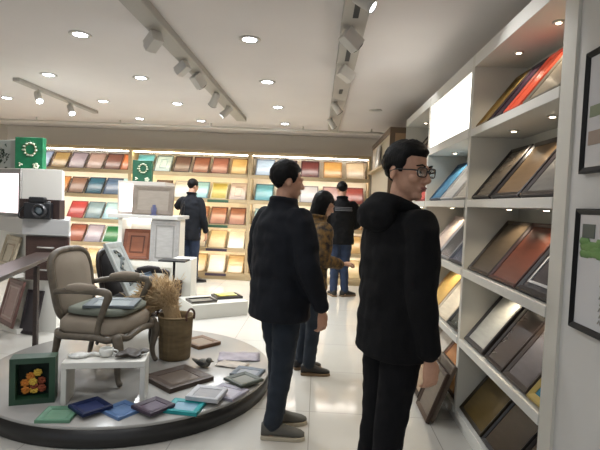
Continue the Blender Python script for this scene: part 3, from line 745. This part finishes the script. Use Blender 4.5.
# ------------------------------------------------------------------ right (far) kiosk
kr = thing('display_kiosk', 'white display kiosk farther back with brown door sample in its niche', 'kiosk', (0, 0, 0))
part('base', MB().box(-2.82, -2.02, 6.62, 7.1, 0, .50), WHITE, kr)
nb = MB(); nb.box(-2.82, -2.765, 6.62, 7.1, .50, 1.12); nb.box(-2.35, -2.0, 6.62, 7.1, .50, 1.12); nb.box(-2.765, -2.35, 6.95, 7.1, .50, 1.12); nb.box(-2.80, -1.98, 6.50, 6.62, .455, .50); nb.box(-2.80, -1.98, 6.50, 6.515, .50, .53)
part('body', nb, WHITE, kr)
part('counter', MB().box(-2.94, -1.95, 6.55, 7.14, 1.12, 1.17), mat('counter_grey2', (182,180,176), .4), kr, .004)
part('upper_box', MB().box(-2.88, -2.19, 6.72, 7.12, 1.17, 1.645), mat('kiosk_greige', (172,166,158), .5), kr, .003)
part('light_panel', MB().box(-2.845, -2.665, 6.70, 6.719, 1.21, 1.60), mat('kiosk_glow', (255,236,240), .4, emit=1.3), kr, label='glowing white panel')
part('led_strip', MB().box(-2.75, -2.36, 6.90, 6.93, 1.10, 1.115), LEDW, kr)
framed('leaning_sample', 'grey beige frame on the far kiosk counter behind a blue easel', 'frame sample', (-2.335, 6.60, 1.171), -radians(9), 0, .58, .42, .07, fmat((112,102,92)), bmat((126,116,105), .6), 'frames on the far kiosk', .03)
es = thing('easel', 'small dark blue easel in front of the frame on the far kiosk', 'easel', (-2.30, 6.575, 1.1705), 0)
BLU = mat('easel_blue', (72,76,108), .5)
part('upright', MB().box(-.022, .022, 0, .012, 0, .15), BLU, es, .003)
part('foot', MB().box(-.05, .05, -.015, .008, 0, .012), BLU, es, .003)
part('prop', MB().tube([(-.025, 0, .012), (-.035, -.002, .11)], .007, 6).tube([(.025, 0, .012), (.035, -.002, .11)], .007, 6), BLU, es)
framed('door_sample', 'reddish brown cabinet door sample leaning in niche of the far kiosk', 'door sample', (-2.56, 6.60, .532), -radians(17), 0, .40, .44, .05, fmat((112,66,46)), bmat((128,76,52), .35), 'frames on the far kiosk', .022, None, (.095, .115, fmat((90,52,38))))
framed('door_sample', 'pale grey cabinet door sample leaning on front of the far kiosk', 'door sample', (-2.13, 6.535, .502), -radians(4), 0, .41, .608, .055, fmat((150,148,146)), bmat((156,154,151), .5), 'frames on the far kiosk', .022, None, (.075, .09, fmat((132,130,128))))
wb = part('white_plinth', MB().box(-1.93, -1.66, 6.26, 6.55, 0, .615), WHITE, None, .004); tag(wb, 'narrow white plinth at the right foot of the far kiosk', 'plinth')
framed('leaning_sample', 'small dark brown board leaning on the narrow white plinth', 'frame sample', (-1.83, 6.175, 0.0), -radians(8), 0, .12, .34, .015, fmat((70,54,46)), bmat((88,70,58), .5), None, .02)
sm_ = thing('pedestal_table', 'small black pedestal table with thin top before the far kiosk', 'table', (-1.80, 5.95, 0))
part('table_top', MB().box(-.17, .17, -.12, .12, .625, .645), BLACK, sm_, .004)
part('column', MB().lathe([(.016, .012), (.016, .6245)], 14), BLACK, sm_)
part('foot', MB().lathe([(.12, 0), (.12, .008), (.03, .0118)], 24), BLACK, sm_)

# low white plinth with trays and magazine
lp = part('white_plinth', MB().box(-.36, .36, -.27, .27, 0, .175), mat('plinth_white', (200,198,190), .35), None, .004); lp.location = (-1.275, 5.90, 0); lp.rotation_euler = (0, 0, radians(34)); tag(lp, 'low white plinth on the floor with black trays and a magazine', 'plinth')
def lowbox(name, label, cat, x, y, z, w, d, h, rz, m, rimm=None):
    o = thing(name, label, cat, (x, y, z), rz)
    part('board', MB().box(-w/2, w/2, -d/2, d/2, 0, h*.5), m, o, .002)
    part('rim', MB().box(-w/2, -w/2+.02, -d/2, d/2, h*.5, h).box(w/2-.02, w/2, -d/2, d/2, h*.5, h).box(-w/2+.02, w/2-.02, -d/2, -d/2+.02, h*.5, h).box(-w/2+.02, w/2-.02, d/2-.02, d/2, h*.5, h), rimm or m, o)
    return o
DKT = mat('tray_dark', (52,48,46), .4); TRG = mat('tray_grey', (120,116,106), .4)
lowbox('tray', 'dark rimmed grey tray on near left of low plinth', 'tray', -1.38, 5.72, .1755, .32, .24, .03, radians(34), TRG, DKT)
lowbox('tray', 'black tray under the yellow magazine on the low plinth', 'tray', -1.13, 6.05, .1755, .34, .26, .03, radians(30), DKT)
mg = part('magazine', MB().box(-.12, .12, -.09, .09, 0, .012), mat('magazine_yellow', (186,176,70), .4, nscale=12, rgb2=(206,204,140)), None, .002); mg.location = (-1.14, 6.04, .207); mg.rotation_euler = (0, 0, .6); tag(mg, 'yellow green magazine lying on the black tray', 'magazine')

# ------------------------------------------------------------------ people
SKIN = mat('skin_tan', (198,152,126), .55, nscale=40, rgb2=(190,144,119))
SKIN2 = mat('skin_light', (190,148,122), .55, nscale=40, rgb2=(182,140,115))
HAIRM = mat('black_hair', (9,8,8), .55, bump=.5, bscale=120, stretch=(1, 1, .25), spec=.2)
def wrinkle(amp, sc_=9):
    def f(co):
        n = noise.noise(V((co.x*sc_, co.y*sc_, co.z*sc_*1.6)))+.5*noise.noise(V((co.x*sc_*2.3, co.y*sc_*2.3, co.z*sc_*2)))
        d = V((co.x, co.y, 0)); d = d.normalized() if d.length > 1e-4 else d
        return co+d*amp*n
    return f

def hand(mb, wrist, d, n, side, s=1.0, curl=1.3):
    """palm + four curled fingers + thumb; d = finger direction, n = palm normal, side = towards thumb"""
    d = V(d).normalized(); n = (V(n)-d*V(n).dot(d)).normalized(); sd = d.cross(n)
    if sd.dot(V(side)) < 0: sd = -sd
    w = V(wrist); P = lambda a, b, c: w+d*a*s+sd*b*s+n*c*s
    R = []
    for a, bw, th in ((-.03, .024, .019), (0, .027, .017), (.03, .037, .015), (.07, .041, .0135), (.092, .039, .011)):
        R.append([tuple(P(a, bw*cos(2*pi*i/14), th*sin(2*pi*i/14))) for i in range(14)])
    mb.rings(R)
    for off, L in ((.031, .070), (.011, .080), (-.010, .075), (-.030, .058)):
        pts = [P(.075, off*.95, 0)]; ang = .12; p = P(.088, off, .002); pts.append(p)
        for k, fr in enumerate((.42, .33, .25)):
            ang += curl*(.30, .45, .3)[k]
            p = p+(d*cos(ang)+n*sin(ang))*L*fr*s; pts.append(p)
        mb.tube(pts, [.0095*s, .0092*s, .0088*s, .008*s, .0066*s], 8)
    mb.tube([P(.012, .02, .003), P(.035, .042, .012), P(.062, .052, .020), P(.084, .050, .026)], [.015*s, .0125*s, .010*s, .008*s], 8)

def head_geo(mb, T, s=1.0):
    S = T @ Matrix.Scale(s, 4)
    mb.ell((0, .014, .034), (.073, .093, .084), 24, S)
    mb.ell((0, -.022, -.03), (.062, .066, .080), 20, S)
    mb.ell((0, -.012, -.055), (.058, .060, .052), 20, S)
    mb.ell((0, -.060, -.092), (.028, .024, .022), 14, S)
    mb.tube([(0, -.084, .014), (0, -.099, -.010), (0, -.110, -.030)], [.009, .0105, .013], 8, S)
    for q in (-1, 1):
        mb.ell((q*.011, -.098, -.034), (.010, .012, .009), 10, S)
        mb.ell((q*.036, -.066, -.022), (.026, .022, .026), 12, S)
        mb.ell((q*.030, -.080, .022), (.025, .012, .009), 12, S)
        mb.ell((q*.071, .016, -.008), (.009, .020, .031), 12, S, Matrix.Rotation(q*.35, 3, 'Z'))
        mb.ell((q*.032, -.080, .004), (.015, .008, .008), 10, S)
    mb.ell((0, -.087, -.058), (.023, .011, .006), 12, S); mb.ell((0, -.085, -.068), (.019, .011, .0065), 12, S)

def hair_geo(T, s, style):
    m = MB(); R = []; N, K = 48, 30
    for k in range(1, K):
        el = -pi/2+pi*k/K; ring = []
        for i in range(N):
            a = 2*pi*i/N; d = V((cos(el)*cos(a), cos(el)*sin(a), sin(el)))
            p = V((d.x*.073, d.y*.093+.014, d.z*.084+.034))
            fr = -d.y                       # +1 at the face
            if style == 'bob': line = -.16 if fr < .25 else (-.16+(fr-.25)*.55 if fr < .6 else .035)
            elif style == 'quiff': line = -.078 if fr < -.5 else (-.078+(fr+.5)*.31 if fr < -.2 else (.015 if fr < .12 else (-.008 if fr < .42 else (-.008+(fr-.42)*.40 if fr < .6 else .064))))
            else: line = -.100 if fr < -.5 else (-.100+(fr+.5)*.377 if fr < -.2 else (.013 if fr < .12 else (-.012 if fr < .42 else (-.012+(fr-.42)*.40 if fr < .6 else .06))))
            nz = noise.noise(d*7)*.006+noise.noise(d*22)*.003
            if style == 'bob':
                f = 1.16 if p.z > -.03 else 1.12
                q = V((d.x*.073*1.2, d.y*.093*1.13+.02, d.z*.084*1.18+.034))
                if d.z < .2 and fr < .45:
                    h = V((d.x, d.y, 0)); h = h.normalized() if h.length > 1e-5 else V((1,0,0))
                    zz = .034+.084*1.18*.2+(d.z-.2)*.17
                    q = V((h.x*.088*(1-.25*max(0, -d.z)), h.y*.105*(1-.2*max(0, -d.z))+.02, zz))
                elif p.z < .04 and fr >= .45: q = p*.8
                q += d*nz
            else:
                on = p.z > line
                th = (.009+.006*max(0, d.z)+.016*max(0, fr)*max(0, d.z)) if style == 'quiff' else .011+.006*max(0, d.z)
                if p.z < 0 : th *= .55
                fade = min(1, max(0, (p.z-line)/.012)) if on else -1
                q = p+d*((th+nz)*fade if on else -.014)
            ring.append(tuple(q))
        R.append(ring)
    m.rings(R, True, True, T @ Matrix.Scale(s, 4))
    return m

def shoe(mb, sole, T, L=.275):
    secs = [(.0, .030, .075), (.02, .036, .09), (.07, .038, .092), (.12, .040, .080), (.17, .045, .060), (.21, .046, .047), (.25, .038, .036), (L, .018, .024)]
    R = []
    for y, w, h in secs:
        yy = .07-y; ring = []
        for i in range(16):
            a = 2*pi*i/16
            x = w*math.copysign(abs(cos(a))**.75, cos(a)); z = (.018+h/2)+h/2*math.copysign(abs(sin(a))**.8, sin(a))
            ring.append((x, yy, z))
        R.append(ring)
    mb.rings(R, True, True, T)
    out = []
    for y, w, h in secs: out.append((w+.006, .072-y*1.02))
    poly = out+[(-x, y) for x, y in reversed(out)]
    sole.prism(poly, 0, .024, T)

def person(label, pos, t, H, head_t, head_pitch, style, C, arms, legs, hood=None, collar=True, skin=SKIN, hem=.74, bulk=1.0,
           lean=0, glasses=False, shoe_m=None, sole_m=None, patch=None, hs=1.0, vox=.007, lace=False):
    """C = (jacket material, trousers material); arms = {'L':(elbow,wrist,handdir,palm), 'R':...} local (facing -Y); legs the same for knee/ankle"""
    s = H/1.75; phi = pi-radians(t)
    root_M = Matrix.Translation((pos[0], pos[1], 0)) @ Matrix.Rotation(phi, 4, 'Z')
    S = Matrix.Scale(s, 4)
    ln = lambda z: -lean*max(0, z-.9)       # forward lean of the trunk
    nb = V((0, .015+ln(1.5), 1.50))
    hphi = -radians(head_t-t)
    HT = S @ Matrix.Translation((0, nb.y-.02-.35*lean*.1, 1.632)) @ Matrix.Rotation(hphi, 4, 'Z') @ Matrix.Translation((0, 0, -.10)) @ Matrix.Rotation(radians(head_pitch), 4, 'X') @ Matrix.Translation((0, 0, .10))
    body = MB()
    body.loft([(0, ln(z)+.01, z, rx, ry) for z, rx, ry in ((.84, .10, .07), (.92, .145, .09), (1.02, .13, .085), (1.2, .15, .10), (1.34, .155, .095), (1.42, .11, .075), (1.46, .062, .06))], 24, S)
    body.tube([(0, .02+ln(1.4), 1.40), (0, .012+ln(1.5), 1.50), V(HT.inverted_safe() and S.inverted() @ HT @ V((0, .012, -.06)))], [.062, .055, .053], 14, S)
    head_geo(body, HT, hs)
    jk = MB(); tr = MB()
    z0 = hem
    b = bulk
    prof = [(z0, .198, .158), (z0+.012, .204, .164), (.90 if z0 < .86 else z0+.05, .20, .158), (1.02, .196, .15), (1.15, .204, .152), (1.27, .208, .15), (1.36, .192, .135), (1.425, .145, .11), (1.462, .095, .088)]
    if collar: prof += [(1.50, .078, .080), (1.525, .076, .078)]
    jk.loft([(0, .012+ln(z), z, rx*b, ry*b) for z, rx, ry in prof], 32, S)
    if collar:
        jk.tube([(.078*cos(2*pi*k/20), .012+ln(1.51)+.08*sin(2*pi*k/20), 1.512+.012*sin(2*pi*k/20)) for k in range(20)], .017, 8, S, loop=True)
    for q, kname in ((1, 'L'), (-1, 'R')):
        e, w, hd, pn = arms[kname]
        sh = V((q*.178*min(1.05, b), .012+ln(1.38), 1.385)); e = V(e); w = V(w)
        if kname in arms:
            pts = catmull([sh, sh.lerp(e, .5)+V((q*.012, 0, 0)), e, e.lerp(w, .5), w], 4)
            jk.tube([V((q*.10, .012+ln(1.38), 1.385))]+pts, [.075*b]+lerps([.082*b, .078*b, .068*b, .060*b, .052*b], len(pts)), 14, S)
            body.tube(pts+[w+V(hd).normalized()*.025], lerps([.05, .046, .04, .034, .027, .026], len(pts)+1), 12, S)
            hm = MB(); hand(hm, w+V(hd).normalized()*.035, hd, pn, V((0, -1, 0)) if abs(V(hd).normalized().z) > .6 else V((0, 0, 1)))
            body.add([tuple(S @ V(p)) for p in hm.v], hm.f, True)
    shoes = []
    tr.loft([(0, .012, z, rx, ry) for z, rx, ry in ((.80, .155, .12), (.86, .175, .13), (.94, .172, .125), (1.04, .155, .11))], 28, S)
    for q, kname in ((1, 'L'), (-1, 'R')):
        kn, an, yaw = legs[kname]; hp = V((q*.088, .012, .87)); kn = V(kn); an = V(an)
        pts = catmull([hp, hp.lerp(kn, .5), kn, kn.lerp(an, .5), an+V((0, 0, .0))], 4)
        tr.tube(pts, lerps([.098, .088, .073, .066, .060], len(pts)), 16, S)
        body.tube(pts+[an+V((0, -.01, -.035))], lerps([.085, .074, .055, .05, .037, .036], len(pts)+1), 12, S)
        body.ell(an+V((0, -.02, -.05)), (.034, .06, .028), 12, S)
        m, so = MB(), MB()
        T = S @ Matrix.Translation((an.x, an.y, an.z-.085)) @ Matrix.Rotation(radians(yaw), 4, 'Z')
        shoe(m, so, T); shoes.append((m, so))
    me = remesh(body, .0062, 2)
    o = part('person', me, skin, None); o.matrix_world = root_M
    tag(o, label, 'person')
    j = part('jacket', remesh(jk, vox+.003, 5, wrinkle(.011)), C[0], o)
    part('trousers', remesh(tr, vox+.003, 5, wrinkle(.008, 12)), C[1], o)
    for m, so in shoes:
        sh_ = part('shoe', m, shoe_m or BLACK, o); part('sole', so, sole_m or BLACK, sh_, .004)
        if lace: pass
    part('hair', hair_geo(HT, hs, style), HAIRM, o)
    if hood:
        hm = MB()
        hm.ell((0, .135, 1.425), (.135, .075, .085), 24, S)
        hm.ell((0, .10, 1.485), (.125, .07, .045), 24, S)
        hm.tube([(.10*cos(2*pi*k/28), .025+.098*sin(2*pi*k/28), 1.462+.042*sin(2*pi*k/28)) for k in range(28)], .032, 10, S, loop=True)
        part('hood', remesh(hm, .009, 5, wrinkle(.01, 14)), C[0], o)
    if glasses:
        GT = HT @ Matrix.Scale(hs, 4)
        gm = MB(); gl = []
        for q in (-1, 1):
            lp_ = []
            for k in range(24):
                a = 2*pi*k/24
                lp_.append((q*.034+.028*math.copysign(abs(cos(a))**.6, cos(a)), -.101+.006*abs(cos(a)) * (1 if q*cos(a) > 0 else 0), .004+.0185*math.copysign(abs(sin(a))**.6, sin(a))))
            gm.tube(lp_, .0024, 6, GT, loop=True)
            L = MB(); L.rings([[(x, y-.0006, z) for x, y, z in lp_], [(x, y+.0006, z) for x, y, z in lp_]], True, False, GT); gl.append(L)
            gm.tube([(q*.062, -.096, .010), (q*.074, -.075, .010), (q*.079, .0, .006), (q*.077, .025, -.004)], .0026, 6, GT)
        gm.tube([(-.007, -.102, .008), (0, -.108, .011), (.007, -.102, .008)], .0024, 6, GT)
        g_ = part('glasses', gm, mat('glasses_black', (20,20,22), .3), o)
        lm = mat('glasses_lens', (235,240,240), .03, trans=1.0)
        for L in gl: part('lens', L, lm, g_)
        for q in (-1, 1):
            ey = part('eye', MB().ell((q*.032, -.0795, .004), (.0125, .0105, .0075), 14, GT), mat('eye_white', (190,180,172), .3), o)
            part('iris', MB().ell((q*.032+.0, -.0885, .004), (.0052, .0025, .0052), 10, GT), mat('iris_dark', (30,22,18), .2), ey)
            part('eyebrow', MB().tube([(q*.014, -.0945, .027), (q*.034, -.0935, .032), (q*.052, -.080, .027)], [.0035, .0042, .0025], 6, GT), HAIRM, o)
        part('lips', MB().ell((0, -.0925, -.0585), (.022, .0075, .0052), 12, GT).ell((0, -.0915, -.067), (.018, .0075, .0052), 12, GT), mat('lip', (150,94,84), .5), o)
    if patch: patch(o, S, b)
    return o

D, PN = (0, 0, -1), (1, 0, 0)
def armdown(q, fwd=.0, out=.25, hem=0):
    return ((q*out, .03-fwd*.3, 1.10), (q*(out+.0), -.02-fwd, .86), (0, -.12, -1), (-q, 0, 0))
BLK = mat('black_parka', (11,11,13), .9, bump=.25, bscale=160, nscale=6, rgb2=(14,14,16), spec=.25)
BLKT = mat('black_trousers', (13,13,16), .9, bump=.2, bscale=200, spec=.25)
NAVY = mat('dark_navy_jacket', (15,18,25), .85, bump=.25, bscale=160, nscale=6, rgb2=(19,22,29), spec=.3)
JEAN = mat('dark_blue_jeans', (24,32,42), .9, bump=.3, bscale=260, nscale=9, rgb2=(34,42,52))
JEAN2 = mat('blue_jeans', (36,50,76), .9, bump=.3, bscale=260, nscale=9, rgb2=(28,40,62))
SUEDE = mat('grey_suede', (92,90,84), .9, bump=.3, bscale=300)
SOLE = mat('pale_sole', (176,166,146), .7)
TANS = mat('tan_sole', (120,98,74), .7)
DSH = mat('dark_shoe', (34,30,28), .6)

person('person in black hooded parka and glasses looking right at the shelves', (.383, 2.19), 68, 1.70, 136, 6, 'quiff', (BLK, BLKT),
       {'L': armdown(1, .06, .235), 'R': ((-.225, .025, 1.09), (-.225, -.03, .835), (0, -.15, -1), (1, 0, 0))},
       {'L': ((.085, .03, .46), (.10, .07, .085), 8), 'R': ((-.09, .06, .46), (-.11, .11, .085), -8)},
       hood=True, glasses=True, hem=.775, hs=1.13, vox=.006, collar=False, bulk=1.0)
person('person in dark navy jacket, blue jeans and grey slip-on shoes, seen from behind', (-.205, 2.90), 50, 1.665, 64, 4, 'crop', (NAVY, JEAN),
       {'L': armdown(1, .02, .265), 'R': armdown(-1, .10, .265)},
       {'L': ((.075, -.05, .46), (.065, -.05, .085), -25), 'R': ((-.075, .02, .46), (-.065, .075, .085), -38)},
       hem=.755, hs=1.04, shoe_m=SUEDE, sole_m=SOLE, vox=.006, bulk=1.08)
PLAID = mat('mustard_pattern_coat', (34,29,28), .85, nscale=24, rgb2=(120,90,42), bump=.2, bscale=150)
person('person with black bobbed hair and mustard patterned coat behind the navy jacket', (-.045, 3.98), 62, 1.53, 70, 22, 'bob', (PLAID, JEAN),
       {'L': ((.24, -.02, 1.12), (.16, -.22, 1.08), (-.3, -1, .1), (0, 0, -1)), 'R': ((-.235, .0, 1.12), (-.16, -.24, 1.06), (.3, -1, .1), (0, 0, -1))},
       {'L': ((.075, -.02, .46), (.08, .02, .085), -10), 'R': ((-.075, -.02, .46), (-.085, .02, .085), -24)},
       hem=.80, shoe_m=DSH, sole_m=TANS, skin=SKIN2, lean=.12, vox=.007)
person('person in long dark coat and blue jeans browsing far left at lit wall', (-2.17, 8.06), 12, 1.76, 30, 12, 'crop', (NAVY, JEAN2),
       {'L': ((.31, -.10, 1.27), (.14, -.22, 1.42), (-.5, .0, .8), (0, 1, 0)), 'R': armdown(-1, .10, .225)},
       {'L': ((.075, -.02, .46), (.08, .02, .085), 10), 'R': ((-.08, -.02, .46), (-.10, .02, .085), -55)},
       hem=.72, shoe_m=DSH, sole_m=DSH, vox=.008, bulk=.9)
def shoulder_print(o, S, b):
    m = MB()
    for k in range(3):
        z = 1.315+.022*k; R = []
        pts = []
        for i in range(9):
            x = -.13+.26*i/8; pts.append((x, .012+.150*b*sqrt(max(0, 1-(x/(.205*b))**2))-.012*k+.006, z))
        m.tube(pts, .006, 6, S, flat=.5)
    part('back_print', m, mat('grey_print', (96,96,100), .7), o, label='grey printed lines across the upper back')
person('person in black jacket with grey print across shoulders, head bowed, at right of lit wall', (.37, 7.42), -8, 1.79, -8, 24, 'crop', (BLK, JEAN2),
       {'L': ((.25, .0, 1.12), (.14, -.22, 1.06), (-.3, -1, .1), (0, 0, -1)), 'R': ((-.25, .0, 1.12), (-.17, -.2, 1.02), (.3, -1, 0), (0, 0, -1))},
       {'L': ((.075, -.02, .46), (.08, .02, .085), 10), 'R': ((-.075, -.02, .46), (-.09, .02, .085), -65)},
       hem=.80, shoe_m=DSH, sole_m=TANS, vox=.008, lean=.05, patch=shoulder_print)
bg = thing('shoulder_bag', 'black bag hanging beside the long dark coat at the far left', 'bag', (-2.31, 7.83, .44), 0)
part('bag_body', MB().loft([(0, 0, 0, .10, .045), (0, 0, .02, .115, .055), (0, 0, .22, .10, .045), (0, 0, .26, .08, .02)], 24), BLACK, bg)
part('strap', MB().tube(catmull([(-.07, 0, .24), (-.02, .0, .62), (.08, .02, .93), (.06, .03, .62), (.07, 0, .24)], 6), .008, 6), BLACK, bg)

# ------------------------------------------------------------------ camera, world, view
cam = bpy.data.cameras.new('camera'); co = bpy.data.objects.new('camera', cam); COL.objects.link(co)
cam.sensor_width = 36; cam.lens = 475/600*36; cam.clip_start = .05
co.matrix_world = Matrix.Translation((0, 0, 1.42)) @ Matrix.Rotation(radians(2.12), 4, 'Z') @ Matrix.Rotation(pi/2-radians(2.56), 4, 'X') @ Matrix.Rotation(radians(2.4), 4, 'Z')
sc.camera = co
w = bpy.data.worlds.new('world'); sc.world = w; w.use_nodes = True
w.node_tree.nodes['Background'].inputs[0].default_value = (.62, .66, .72, 1)
w.node_tree.nodes['Background'].inputs[1].default_value = .5
sc.view_settings.view_transform = 'Standard'; sc.view_settings.look = 'None'; sc.view_settings.gamma = 1
sc.view_settings.use_curve_mapping = False
sc.view_settings.exposure = 0.88
sc.cycles.use_denoising = True
sc.cycles.max_bounces = 8; sc.cycles.diffuse_bounces = 5
sc.cycles.sample_clamp_indirect = 6
